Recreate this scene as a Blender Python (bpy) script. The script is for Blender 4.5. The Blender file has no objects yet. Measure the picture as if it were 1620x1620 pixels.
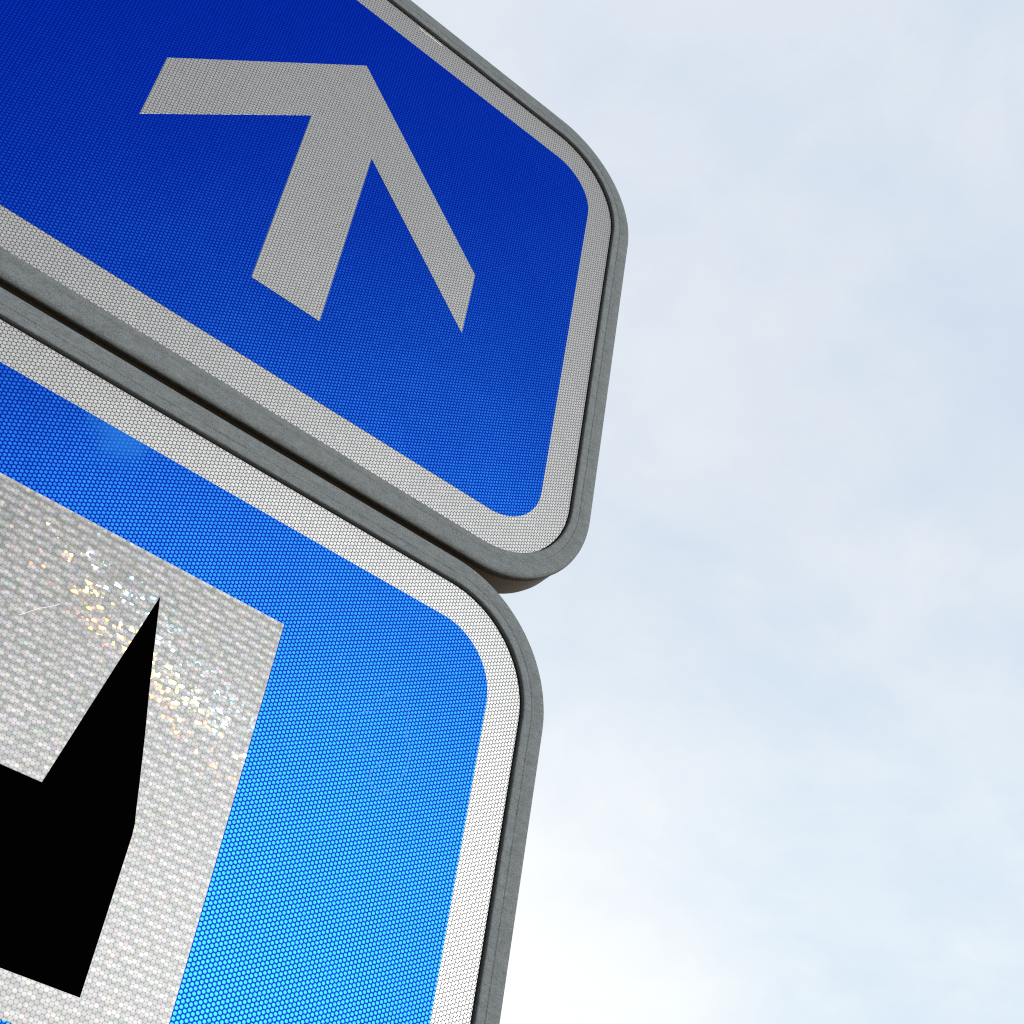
import bpy, bmesh, math
from mathutils import Matrix, Vector
from mathutils.geometry import tessellate_polygon

# ------------------------------------------------------------------ camera, sky, sun, exposure
S = bpy.context.scene
COL = S.collection
U = 0.0009            # one drawing unit = 0.9 mm; sign drawings below are in these units
D = 0.9               # distance from the lens to the sign faces
Z0 = 2.63             # height of the drawing origin (lower right of the arrow sign's blue field)

cam = bpy.data.cameras.new('camera')
cam.sensor_width = 36.0
cam.lens = 2.825646568911142 * 18.0
cam.clip_start = 0.01
cam.clip_end = 5000.0
cam_o = bpy.data.objects.new('camera', cam)
COL.objects.link(cam_o)
right = Vector((0.76590127, -0.62749136, 0.14017786))
down = Vector((0.47914521, 0.41165469, -0.77521628))
fwd = Vector((0.42873664, 0.66090469, 0.61594633))
M = Matrix.Identity(4)
for i in range(3):
    M[i][0] = right[i]; M[i][1] = -down[i]; M[i][2] = -fwd[i]
M[0][3] = -681.46 * U; M[1][3] = -D; M[2][3] = Z0 - 981.18 * U
cam_o.matrix_world = M
S.camera = cam_o

SUN_EL = math.radians(15.0)
SUN_AZ = math.radians(22.0)      # measured from -Y towards +X: the sun stands behind the photographer's right shoulder
to_sun = Vector((math.sin(SUN_AZ) * math.cos(SUN_EL), -math.cos(SUN_AZ) * math.cos(SUN_EL), math.sin(SUN_EL)))
sun = bpy.data.lights.new('sun', 'SUN')
sun.energy = 3.0
sun.angle = math.radians(1.0)
sun.color = (1.0, 0.985, 0.965)
sun_o = bpy.data.objects.new('sun', sun)
COL.objects.link(sun_o)
sun_o.rotation_euler = (-to_sun).to_track_quat('-Z', 'Y').to_euler()
sun_o.location = (3, -8, 8)

S.view_settings.view_transform = 'Standard'
S.view_settings.look = 'None'
S.view_settings.exposure = 0.0
S.view_settings.gamma = 1.0
S.render.engine = 'CYCLES'
S.cycles.use_denoising = False
S.render.filter_size = 1.1
S.cycles.filter_width = 1.1


class NT:
    """small helper for writing node trees"""
    def __init__(s, tree): s.t = tree; s.n = tree.nodes; s.l = tree.links

    def put(s, sock, v):
        if v is None: return
        if hasattr(v, 'is_linked') or isinstance(v, bpy.types.NodeSocket): s.l.new(v, sock)
        else:
            try: sock.default_value = v
            except Exception: sock.default_value = (*v, 1.0)

    def math(s, op, a, b=None, c=None, clamp=False):
        n = s.n.new('ShaderNodeMath'); n.operation = op; n.use_clamp = clamp
        for i, v in enumerate((a, b, c)): s.put(n.inputs[i], v)
        return n.outputs[0]

    def vec(s, op, a, b=None, c=None, scale=None):
        n = s.n.new('ShaderNodeVectorMath'); n.operation = op
        for i, v in enumerate((a, b, c)):
            if v is not None: s.put(n.inputs[i], v)
        if scale is not None: s.put(n.inputs['Scale'], scale)
        return n.outputs['Value'] if op in ('LENGTH', 'DOT_PRODUCT', 'DISTANCE') else n.outputs[0]

    def xyz(s, v):
        n = s.n.new('ShaderNodeSeparateXYZ'); s.put(n.inputs[0], v); return n.outputs

    def comb(s, x, y, z):
        n = s.n.new('ShaderNodeCombineXYZ')
        for i, v in enumerate((x, y, z)): s.put(n.inputs[i], v)
        return n.outputs[0]

    def noise(s, v, scale, detail=4, rough=0.5, dim='3D', dist=0.0):
        n = s.n.new('ShaderNodeTexNoise'); n.noise_dimensions = dim
        s.put(n.inputs['Vector'], v)
        n.inputs['Scale'].default_value = scale; n.inputs['Detail'].default_value = detail
        n.inputs['Roughness'].default_value = rough; n.inputs['Distortion'].default_value = dist
        return n.outputs[0]

    def map(s, v, a, b, c=0.0, d=1.0, smooth=True):
        n = s.n.new('ShaderNodeMapRange'); n.interpolation_type = 'SMOOTHSTEP' if smooth else 'LINEAR'
        for i, q in enumerate((v, a, b, c, d)): s.put(n.inputs[i], q)
        return n.outputs[0]

    def mix(s, f, a, b, blend='MIX'):
        n = s.n.new('ShaderNodeMix'); n.data_type = 'RGBA'; n.blend_type = blend
        s.put(n.inputs[0], f); s.put(n.inputs[6], a); s.put(n.inputs[7], b)
        return n.outputs[2]

    def mixsh(s, f, a, b):
        n = s.n.new('ShaderNodeMixShader'); s.put(n.inputs[0], f)
        s.l.new(a, n.inputs[1]); s.l.new(b, n.inputs[2]); return n.outputs[0]

    def addsh(s, a, b):
        n = s.n.new('ShaderNodeAddShader'); s.l.new(a, n.inputs[0]); s.l.new(b, n.inputs[1]); return n.outputs[0]

    def diffuse(s, col, rough=0.0, normal=None):
        n = s.n.new('ShaderNodeBsdfDiffuse'); s.put(n.inputs['Color'], col); s.put(n.inputs['Normal'], normal)
        return n.outputs[0]

    def glossy(s, col, rough, normal=None, dist='BECKMANN'):
        n = s.n.new('ShaderNodeBsdfAnisotropic'); n.distribution = dist
        s.put(n.inputs['Color'], col); s.put(n.inputs['Roughness'], rough); s.put(n.inputs['Normal'], normal)
        return n.outputs[0]

    def white(s, v):
        n = s.n.new('ShaderNodeTexWhiteNoise'); n.noise_dimensions = '3D'; s.put(n.inputs['Vector'], v)
        return n.outputs['Value'], n.outputs['Color']


# ---- world: Nishita sky almost fully covered by thin bright cloud
world = bpy.data.worlds.new('World')
S.world = world
world.use_nodes = True
w = NT(world.node_tree)
w.n.clear()
sky = w.n.new('ShaderNodeTexSky'); sky.sky_type = 'NISHITA'; sky.sun_disc = False
sky.sun_elevation = SUN_EL
sky.sun_rotation = math.radians(180.0) - SUN_AZ
sky.air_density = 1.2; sky.dust_density = 2.0
bg_sky = w.n.new('ShaderNodeBackground'); w.l.new(sky.outputs[0], bg_sky.inputs[0]); bg_sky.inputs[1].default_value = 0.08
tc = w.n.new('ShaderNodeTexCoord')
dirv = tc.outputs['Generated']
dx, dy, dz = w.xyz(dirv)
zc = w.math('MAXIMUM', dz, 0.03)
den = w.math('ADD', zc, 0.25)
layer = w.comb(w.math('DIVIDE', dx, den), w.math('DIVIDE', dy, den), 0.37)
n_big = w.noise(layer, 2.1, 5, 0.55, dist=0.35)
n_mid = w.noise(w.vec('ADD', layer, (3.1, 7.7, 1.3)), 4.6, 8, 0.62, dist=0.5)
n_sml = w.noise(w.vec('ADD', layer, (9.1, 2.7, 5.3)), 11.0, 4, 0.55)
cov = w.math('ADD', w.math('MULTIPLY', n_big, 0.46), w.math('MULTIPLY', n_mid, 0.37))
cov = w.math('ADD', cov, w.math('MULTIPLY', n_sml, 0.17))
veil = w.map(cov, 0.34, 0.64)
col_hi = w.mix(veil, (0.665, 0.76, 0.895), (0.815, 0.87, 0.935))      # thin blue gaps .. pale cloud
col_lo = w.mix(veil, (0.73, 0.855, 0.98), (0.90, 0.98, 1.02))         # nearer the horizon everything is paler
low = w.map(dz, 0.72, 0.30)
col = w.mix(low, col_hi, col_lo)
# a denser, brighter bank of cloud low behind the signs
bank_dir = Vector((math.sin(math.radians(27)) * math.cos(math.radians(12)), math.cos(math.radians(27)) * math.cos(math.radians(12)), math.sin(math.radians(12))))
bank = w.map(w.vec('DOT_PRODUCT', dirv, tuple(bank_dir)), math.cos(math.radians(25)), math.cos(math.radians(6)))
bank = w.math('MULTIPLY', bank, w.map(cov, 0.28, 0.60, 0.75, 1.0))
col = w.mix(bank, col, (1.10, 1.10, 1.08))
bg_cl = w.n.new('ShaderNodeBackground'); w.l.new(col, bg_cl.inputs[0]); bg_cl.inputs[1].default_value = 1.0
# the cloud cover lies over the half of the sky in front of the photographer; behind it breaks up into clear blue
ahead = w.math('ADD', w.math('MULTIPLY', dx, 0.54), w.math('MULTIPLY', dy, 0.84))
cover = w.map(w.math('ADD', ahead, w.math('MULTIPLY', w.math('SUBTRACT', n_big, 0.5), 0.5)), -0.30, 0.12, 0.05, 0.95)
wm = w.mixsh(cover, bg_sky.outputs[0], bg_cl.outputs[0])
wo = w.n.new('ShaderNodeOutputWorld'); w.l.new(wm, wo.inputs[0])


# ------------------------------------------------------------------ materials
PITCH = 4.02 * U


def new_mat(name):
    m = bpy.data.materials.new(name); m.use_nodes = True
    t = NT(m.node_tree); t.n.clear()
    out = t.n.new('ShaderNodeOutputMaterial')
    return m, t, out


def hex_cells(t):
    """hexagonal cells of the reflective sheeting -> distance from the cell centre, vector in the cell, id"""
    c = t.n.new('ShaderNodeTexCoord').outputs['Object']
    x, y, z = t.xyz(c)
    p = t.comb(t.math('DIVIDE', z, PITCH), t.math('DIVIDE', x, PITCH), 0.0)
    h = (0.5, 0.8660254, 1.0); hn = (-0.5, -0.8660254, -1.0)
    a = t.vec('WRAP', p, h, hn)
    b = t.vec('WRAP', t.vec('SUBTRACT', p, (0.5, 0.8660254, 0.0)), h, hn)
    la = t.vec('LENGTH', a); lb = t.vec('LENGTH', b)
    sel = t.math('LESS_THAN', lb, la)
    n = t.n.new('ShaderNodeMix'); n.data_type = 'VECTOR'
    t.put(n.inputs[0], sel); t.put(n.inputs[4], a); t.put(n.inputs[5], b)
    gv = n.outputs[1]
    d = t.math('MINIMUM', la, lb)
    ident = t.vec('SUBTRACT', p, gv)
    ident = t.vec('SNAP', t.vec('ADD', ident, (0.1, 0.1, 0.0)), (0.25, 0.25, 1.0))
    return c, d, gv, ident


def tilt(t, ax, az):
    """normal of the sheet (facing -Y) tilted by small amounts"""
    v = t.vec('NORMALIZE', t.comb(ax, -1.0, az))
    return v


def sheeting(name, wall_col, lens_col, gloss_col, gloss, rough, lens_lo=0.46, lens_hi=0.26, smudge=None, rnd=0.08):
    m, t, out = new_mat(name)
    c, d, gv, ident = hex_cells(t)
    rv, rc = t.white(ident)
    mask = t.map(d, lens_lo, lens_hi, 0.05, 1.0)
    if smudge:
        sx, sz, sr = smudge
        q = t.vec('MULTIPLY', t.vec('SUBTRACT', c, (sx, 0, sz)), (1.0, 0.0, 0.75))
        sm = t.map(t.math('ADD', t.vec('LENGTH', q), t.math('MULTIPLY', t.math('SUBTRACT', t.noise(c, 60, 3), 0.5), 0.03)), sr, sr * 0.2)
        sm = t.math('MULTIPLY', sm, 0.55)
    vary = t.math('ADD', 1.0 - rnd / 2, t.math('MULTIPLY', rv, rnd))
    # slow waviness of the glued film
    wav = t.noise(c, 9.0, 2, 0.5)
    wav2 = t.noise(t.vec('ADD', c, (3, 1, 7)), 9.0, 2, 0.5)
    rx, rz, _ = t.xyz(rc)
    nrm = tilt(t, t.math('ADD', t.math('MULTIPLY', t.math('SUBTRACT', wav, 0.5), 0.03), t.math('MULTIPLY', t.math('SUBTRACT', rx, 0.5), 0.014)),
               t.math('ADD', t.math('MULTIPLY', t.math('SUBTRACT', wav2, 0.5), 0.03), t.math('MULTIPLY', t.math('SUBTRACT', rz, 0.5), 0.014)))
    lens = t.mixsh(gloss, t.diffuse(t.mix(1.0, lens_col, t.comb(vary, vary, vary), 'MULTIPLY')),
                   t.glossy(t.mix(1.0, gloss_col, t.comb(vary, vary, vary), 'MULTIPLY'), rough, nrm))
    wall = t.diffuse(wall_col)
    sh = t.mixsh(mask, wall, lens)
    if smudge:
        sh = t.mixsh(sm, sh, t.diffuse((0.02, 0.16, 0.62)))
    # clear top coat: a faint overall sheen
    t.l.new(sh, out.inputs[0])
    return m


MAT_BLUE_HI = sheeting('blue_sheeting', (0.0, 0.005, 0.28), (0.0, 0.004, 0.27), (0.03, 0.30, 0.95), 0.29, 0.405)
MAT_BLUE_LO = sheeting('blue_sheeting_lower', (0.0, 0.005, 0.28), (0.0, 0.004, 0.27), (0.03, 0.30, 0.95), 0.29, 0.405, smudge=((-437 + 480) * U, (-206 + 859) * U, 40 * U))
MAT_WHITE = sheeting('white_sheeting', (0.07, 0.075, 0.085), (0.275, 0.294, 0.322), (0.90, 0.95, 1.0), 0.145, 0.41, lens_lo=0.50, lens_hi=0.35)


def prismatic():
    m, t, out = new_mat('prismatic_white_sheeting')
    c, d, gv, ident = hex_cells(t)
    rv, rc = t.white(ident)
    rv2, rc2 = t.white(t.vec('ADD', ident, (17.0, 5.0, 3.0)))
    r1, r2, r3 = t.xyz(rc)
    q1, q2, q3 = t.xyz(rc2)
    x, y, z = t.xyz(c)
    # the master plate repeats every 7.7 units: rows of prisms, brighter and duller by turns, broken into blocks
    CU, CV = 7.75 * U, 7.75 * U
    wob = t.math('MULTIPLY', t.math('SUBTRACT', t.noise(c, 40.0, 2), 0.5), 0.5)
    pu = t.math('DIVIDE', x, CU); pv = t.math('DIVIDE', z, CV)
    row = t.math('ADD', 0.5, t.math('MULTIPLY', t.math('COSINE', t.math('MULTIPLY', pv, 2 * math.pi)), 0.5))
    rid = t.math('FLOOR', t.math('ADD', pv, 0.5))
    bu = t.math('FRACT', t.math('ADD', t.math('MULTIPLY', pu, 0.46), t.math('ADD', t.math('MULTIPLY', rid, 0.37), wob)))
    brk = t.map(t.math('ABSOLUTE', t.math('SUBTRACT', bu, 0.5)), 0.46, 0.34, 0.25, 1.0)
    amt = t.map(t.math('ADD', t.noise(c, 10.0, 2), t.math('MULTIPLY', x, 0.9)), 0.28, 0.56, 0.25, 1.0)
    blk = t.math('MULTIPLY', t.math('MULTIPLY', row, brk), amt)
    mask = t.map(d, 0.56, 0.36)
    speck = t.math('POWER', rv, 2.5)
    val = t.math('ADD', 0.112, t.math('ADD', t.math('MULTIPLY', blk, t.math('ADD', 0.15, t.math('MULTIPLY', rv2, 0.20))), t.math('MULTIPLY', speck, 0.03)))
    tint = t.mix(0.22, (1, 1, 1), t.comb(r1, r2, r3))
    base = t.mix(1.0, tint, t.comb(t.math('MULTIPLY', val, 1.04), t.math('MULTIPLY', val, 1.09), t.math('MULTIPLY', val, 1.16)), 'MULTIPLY')
    dull = t.mix(mask, t.mix(0.55, (0.125, 0.131, 0.14), base), base)
    nrm = tilt(t, t.math('MULTIPLY', t.math('SUBTRACT', r1, 0.5), 0.05), t.math('MULTIPLY', t.math('SUBTRACT', r2, 0.5), 0.05))
    sheen = t.glossy((0.86, 0.93, 1.0), 0.42, nrm)
    sh = t.mixsh(t.math('ADD', 0.022, t.math('MULTIPLY', mask, 0.040)), t.diffuse(dull), sheen)
    # facets cut into the master plate, tilted as a family: they throw the sun back split into colours
    cu = t.math('ADD', pu, 0.5); cv = t.math('ADD', pv, 0.0)
    fu = t.math('SUBTRACT', t.math('FRACT', cu), 0.5); fvv = t.math('SUBTRACT', t.math('FRACT', cv), 0.5)
    ang = t.math('ARCTAN2', fvv, fu)
    sect = t.math('FLOOR', t.math('DIVIDE', t.math('ADD', ang, math.pi), math.pi / 1.0001))
    rad = t.math('SQRT', t.math('ADD', t.math('MULTIPLY', fu, fu), t.math('MULTIPLY', fvv, fvv)))
    _, fc = t.white(t.comb(t.math('FLOOR', cu), t.math('FLOOR', cv), t.math('ADD', sect, 4.5)))
    f1, f2, f3 = t.xyz(fc)
    g1, g2, g3 = t.xyz(rc2)
    ax = t.math('ADD', 0.051, t.math('MULTIPLY', t.math('SUBTRACT', f1, 0.5), 0.080))
    ax = t.math('ADD', ax, t.math('MULTIPLY', t.math('SUBTRACT', g1, 0.5), 0.036))
    az0 = t.math('ADD', -0.1055, t.math('MULTIPLY', ax, -0.55))
    az0 = t.math('ADD', az0, t.math('MULTIPLY', t.math('SUBTRACT', f2, 0.5), 0.004))
    fac = t.math('MULTIPLY', t.map(rad, 0.42, 0.30, 0.04, 1.0), t.math('ADD', 0.3, t.math('MULTIPLY', f3, 1.4)))
    for off, cc in ((0.0042, (1.0, 0.12, 0.02)), (0.0008, (0.30, 0.54, 0.02)), (-0.0048, (0.06, 0.18, 0.30))):
        fn = tilt(t, ax, t.math('ADD', az0, off))
        k = t.math('MULTIPLY', fac, FLASH)
        sh = t.addsh(sh, t.glossy(t.vec('SCALE', cc, scale=k), 0.06, fn))
    t.l.new(sh, out.inputs[0])
    return m


FLASH = 0.0036
MAT_PRISM = prismatic()


def painted(name, base, rough, spec=0.3):
    m, t, out = new_mat(name)
    b = t.n.new('ShaderNodeBsdfPrincipled')
    t.put(b.inputs['Base Color'], (*base, 1.0)); b.inputs['Roughness'].default_value = rough
    b.inputs['Specular IOR Level'].default_value = spec
    t.l.new(b.outputs[0], out.inputs[0])
    return m


MAT_BLACK = painted('black_film', (0.0005, 0.0005, 0.0006), 0.8, 0.0)
MAT_CHIP = painted('bare_white_film', (0.72, 0.72, 0.72), 0.6)
MAT_STAMP = painted('embossed_line', (0.02, 0.22, 0.75), 0.5)


def frame_metal():
    m, t, out = new_mat('weathered_grey_frame')
    c = t.n.new('ShaderNodeTexCoord').outputs['Object']
    x, y, z = t.xyz(c)
    fine = t.noise(c, 900, 3, 0.6)
    med = t.noise(c, 160, 4, 0.6)
    big = t.noise(c, 25, 3, 0.5)
    streak = t.noise(t.vec('MULTIPLY', c, (1.0, 5.0, 6.0)), 70, 4, 0.65)
    g = t.math('ADD', t.math('MULTIPLY', fine, 0.65), t.math('ADD', t.math('MULTIPLY', med, 0.2), t.math('MULTIPLY', streak, 0.25)))
    base = t.mix(t.map(g, 0.38, 0.74), (0.068, 0.085, 0.099), (0.168, 0.197, 0.217))
    # brown grime on edges and sides; edge tone darkened further to paint in shade (y is depth: front lip at negative y)
    edge = t.map(t.math('ADD', y, t.math('MULTIPLY', t.math('SUBTRACT', streak, 0.5), 0.003)), -0.0026, -0.0004)
    grime_shade = t.math('MULTIPLY', edge, t.map(med, 0.30, 0.62, 0.45, 1.0))
    side = t.map(t.math('ADD', y, t.math('MULTIPLY', t.math('SUBTRACT', streak, 0.5), 0.006)), 0.0010, 0.0045)
    base = t.mix(grime_shade, base, t.mix(side, (0.055, 0.046, 0.034), (0.165, 0.126, 0.078)))
    spots = t.map(t.noise(c, 330, 2, 0.5), 0.66, 0.72)
    base = t.mix(t.math('MULTIPLY', spots, 0.5), base, (0.07, 0.067, 0.06))
    blot = t.map(big, 0.55, 0.75)
    base = t.mix(t.math('MULTIPLY', blot, 0.10), base, (0.13, 0.125, 0.112))
    b = t.n.new('ShaderNodeBsdfPrincipled')
    t.put(b.inputs['Base Color'], base); b.inputs['Roughness'].default_value = 0.72
    b.inputs['Specular IOR Level'].default_value = 0.25
    bp = t.n.new('ShaderNodeBump'); bp.inputs['Strength'].default_value = 0.12; bp.inputs['Distance'].default_value = 0.0006
    t.put(bp.inputs['Height'], t.math('ADD', med, t.math('MULTIPLY', fine, 0.5)))
    t.l.new(bp.outputs[0], b.inputs['Normal'])
    t.l.new(b.outputs[0], out.inputs[0])
    return m


MAT_FRAME = frame_metal()


def ground_mat():
    m, t, out = new_mat('grey_brown_paving')
    c = t.n.new('ShaderNodeTexCoord').outputs['Object']
    g = t.noise(c, 4.0, 6, 0.6); f = t.noise(c, 90, 3, 0.6)
    base = t.mix(t.math('ADD', t.math('MULTIPLY', g, 0.6), t.math('MULTIPLY', f, 0.4)), (0.22, 0.19, 0.155), (0.38, 0.34, 0.28))
    b = t.n.new('ShaderNodeBsdfPrincipled'); t.put(b.inputs['Base Color'], base); b.inputs['Roughness'].default_value = 0.9
    t.l.new(b.outputs[0], out.inputs[0])
    return m


# ------------------------------------------------------------------ mesh helpers
def link_mesh(name, bm, mat, parent=None, smooth=False):
    me = bpy.data.meshes.new(name)
    bmesh.ops.recalc_face_normals(bm, faces=bm.faces[:])
    bm.to_mesh(me); bm.free()
    me.materials.append(mat)
    if smooth:
        for p in me.polygons: p.use_smooth = True
        me.set_sharp_from_angle(angle=math.radians(38))
    o = bpy.data.objects.new(name, me)
    COL.objects.link(o)
    if parent: o.parent = parent
    return o


def rrect(x0, y0, x1, y1, r, n=20):
    pts = []
    for cx, cy, a0 in ((x1 - r, y1 - r, 0), (x0 + r, y1 - r, 90), (x0 + r, y0 + r, 180), (x1 - r, y0 + r, 270)):
        for k in range(n + 1):
            a = math.radians(a0 + 90.0 * k / n)
            pts.append((cx + r * math.cos(a), cy + r * math.sin(a)))
    return pts


def plate(pts, h_front, h_back, org):
    """flat cut sheet: outline in drawing units, h = height above the face towards the viewer"""
    bm = bmesh.new()
    lo = lambda p, h: bm.verts.new(((p[0] - org[0]) * U, -h * U, (p[1] - org[1]) * U))
    f = [lo(p, h_front) for p in pts]; b = [lo(p, h_back) for p in pts]
    n = len(pts)
    for tri in tessellate_polygon([[Vector((p[0], p[1], 0.0)) for p in pts]]):
        bm.faces.new([f[k] for k in tri]); bm.faces.new([b[k] for k in reversed(tri)])
    for i in range(n):
        bm.faces.new((f[i], b[i], b[(i + 1) % n], f[(i + 1) % n]))
    return bm


def swept_frame(rect, r_in, profile, org, n=28):
    """profile = list of (outward offset, height) swept round a rounded rectangle"""
    x0, y0, x1, y1 = rect
    bm = bmesh.new()
    rings = []
    for s, h in profile:
        pts = rrect(x0 - s, y0 - s, x1 + s, y1 + s, r_in + s, n)
        rings.append([bm.verts.new(((p[0] - org[0]) * U, -h * U, (p[1] - org[1]) * U)) for p in pts])
    m = len(rings[0])
    for a, b in zip(rings[:-1], rings[1:]):
        for i in range(m):
            bm.faces.new((a[i], a[(i + 1) % m], b[(i + 1) % m], b[i]))
    return bm


def ribbon(pts, wid, h0, h1, org):
    bm = bmesh.new()
    n = len(pts); L = []
    for i, p in enumerate(pts):
        a = pts[max(i - 1, 0)]; b = pts[min(i + 1, n - 1)]
        tx, ty = b[0] - a[0], b[1] - a[1]; l = math.hypot(tx, ty) or 1
        nx, ny = -ty / l * wid / 2, tx / l * wid / 2
        row = []
        for sx, h in ((1, h0), (1, h1), (-1, h1), (-1, h0)):
            row.append(bm.verts.new(((p[0] + sx * nx - org[0]) * U, -h * U, (p[1] + sx * ny - org[1]) * U)))
        L.append(row)
    for a, b in zip(L[:-1], L[1:]):
        for k in range(4):
            bm.faces.new((a[k], a[(k + 1) % 4], b[(k + 1) % 4], b[k]))
    bm.faces.new(L[0]); bm.faces.new(list(reversed(L[-1])))
    return bm


def thing(name, label, cat, org):
    e = bpy.data.objects.new(name, None)
    e.empty_display_size = 0.1
    COL.objects.link(e)
    e.location = (org[0] * U, 0.0, Z0 + org[1] * U)
    e['label'] = label; e['category'] = cat
    return e


DEPTH = 43.0
PROFILE = [(0, -6), (0, 3.6), (0.35, 4.4), (1.1, 4.9), (2.2, 5.0), (7.8, 5.0), (8.6, 4.4), (9.7, 4.35), (10.4, 4.9), (11.2, 5.0),
           (12.8, 4.7), (13.8, 4.95), (21.0, 4.9), (24.0, 4.4), (26.0, 3.4), (27.4, 1.8), (28.0, -0.4), (27.6, -2.2), (21.5, -3.0), (21.5, -7.5), (26.6, -8.4), (28.0, -DEPTH + 6),
           (27.2, -DEPTH + 1.5), (25.0, -DEPTH + 5.0), (14.0, -DEPTH + 5.0), (13.0, -DEPTH + 6.0), (13.0, -8)]


def board(root, org, inner, r_in):
    """parts every sign box has: frame round the edge and the backing sheet"""
    x0, y0, x1, y1 = inner
    link_mesh('frame', swept_frame(inner, r_in, PROFILE, org), MAT_FRAME, root, True)
    g = 1.5
    link_mesh('white_border', plate(rrect(x0 + g, y0 + g, x1 - g, y1 - g, r_in - g, 24), 0.0, -3.0, org), MAT_WHITE, root)
    link_mesh('back_panel', plate(rrect(x0 - 9, y0 - 9, x1 + 9, y1 + 9, r_in + 9, 20), -7.0, -9.0, org), MAT_FRAME, root)


# ------------------------------------------------------------------ ground
bm = bmesh.new()
q = 400.0
bm.faces.new([bm.verts.new(v) for v in ((-q, -q, 0), (q, -q, 0), (q, q, 0), (-q, q, 0))])
g = link_mesh('ground', bm, ground_mat())
g['kind'] = 'structure'

# ------------------------------------------------------------------ upper sign: white arrow on blue
ORG_A = (-340.0, -135.0)
A = thing('direction_sign', 'blue road sign with a white arrow, mounted above the sign with the black symbol', 'road sign', ORG_A)
board(A, ORG_A, (-821.0, -107.0, 41.0, 562.0), 106.0)
link_mesh('blue_field', plate(rrect(-780, -62, 0, 520.6, 61), 0.30, -1.0, ORG_A), MAT_BLUE_HI, A)
ARROW = [(-340, 427), (-541, 231), (-541, 137.3), (-380.5, 292.5), (-380.5, 32), (-299.5, 32), (-299.5, 292.5), (-139, 137.3), (-139, 231)]
link_mesh('arrow', plate(ARROW, 0.55, 0.0, ORG_A), MAT_WHITE, A)

link_mesh('lifted_film_edge', ribbon([(-292.4, 556.6), (-285.7, 555.6), (-281.7, 554.6), (-276.4, 556.2), (-269.5, 555.2), (-263.7, 555.6), (-257.1, 555.2)], 1.0, 0.5, -0.5, ORG_A), MAT_CHIP, A)

# ------------------------------------------------------------------ lower sign: black symbol on a white panel
ORG_B = (-480.0, -859.0)
B = thing('information_sign', 'blue road sign with a black symbol on a white panel, mounted below the arrow sign', 'road sign', ORG_B)
board(B, ORG_B, (-978.0, -831.0, 18.5, -171.0), 106.0)
bf = link_mesh('blue_field', plate(rrect(-937, -790, -23, -211.5, 66), 0.30, -1.0, ORG_B), MAT_BLUE_LO, B)
pn = link_mesh('white_panel', plate([(-714.5, -694.5), (-245.5, -694.5), (-245.5, -307.5), (-714.5, -307.5)], 0.55, 0.0, ORG_B), MAT_PRISM, B)
R_SIDE = [(-377, -663.2), (-316, -663.2), (-316.4, -600), (-316.9, -540), (-317.7, -530.5), (-320.5, -518), (-325, -496), (-332, -463.2), (-342, -420), (-351.2, -377),
          (-358.7, -341), (-377, -434), (-395.6, -529.6)]
SYM = R_SIDE + [(-960 - x, y) for x, y in reversed(R_SIDE)]
RUB = [[(-132.0, -322.2), (-135.0, -327.3), (-138.3, -333.5), (-138.5, -338.8), (-138.8, -344.1), (-144.1, -346.2), (-149.6, -348.7), (-153.5, -353.8), (-153.4, -361.4),
        (-153.5, -372.2), (-150.4, -378.2), (-146.7, -383.9), (-140.6, -384.5), (-133.0, -382.8), (-124.8, -380.2), (-118.8, -379.7), (-118.5, -386.0), (-123.3, -389.2),
        (-126.3, -393.6), (-129.4, -400.0), (-129.4, -405.4), (-127.4, -409.4), (-123.6, -412.6), (-118.3, -412.3), (-111.9, -411.0), (-107.2, -408.3), (-102.3, -403.1),
        (-98.3, -393.9), (-95.5, -385.2), (-94.6, -378.5), (-94.3, -369.6), (-94.6, -362.1), (-97.7, -357.8), (-102.0, -352.8), (-102.9, -344.2), (-104.1, -333.1),
        (-104.5, -326.7), (-109.6, -324.6), (-114.4, -322.3), (-120.3, -318.3), (-127.1, -319.4), (-132.0, -322.2)]]
link_mesh('embossed_outline', ribbon(RUB[0], 0.55, 0.42, 0.20, ORG_B), MAT_STAMP, bf)
link_mesh('scratch', ribbon([(-458.3, -414.0), (-451.6, -406.8), (-445.3, -400.4), (-438.4, -395.1), (-432.5, -389.2)], 0.55, 0.66, 0.5, ORG_B), MAT_CHIP, pn)
link_mesh('black_symbol', plate(SYM, 0.80, 0.3, ORG_B), MAT_BLACK, pn)

# ------------------------------------------------------------------ post that carries both signs
PORG = (-340.0, 0.0)
P = bpy.data.objects.new('sign_post', None); COL.objects.link(P)
P.location = (-340 * U, (DEPTH + 36) * U, 0.0)
P['label'] = 'grey metal post standing behind both blue signs'; P['category'] = 'post'
bm = bmesh.new()
NV = 32
rad = 30 * U
top = Z0 + 560 * U
rings = []
for z_, r_ in ((0.0, rad), (top - 0.004, rad), (top, rad * 0.9)):
    rings.append([bm.verts.new((r_ * math.cos(2 * math.pi * k / NV), r_ * math.sin(2 * math.pi * k / NV), z_)) for k in range(NV)])
for a, b in zip(rings[:-1], rings[1:]):
    for k in range(NV): bm.faces.new((a[k], a[(k + 1) % NV], b[(k + 1) % NV], b[k]))
bm.faces.new(rings[-1])
link_mesh('pole', bm, MAT_FRAME, P, True)
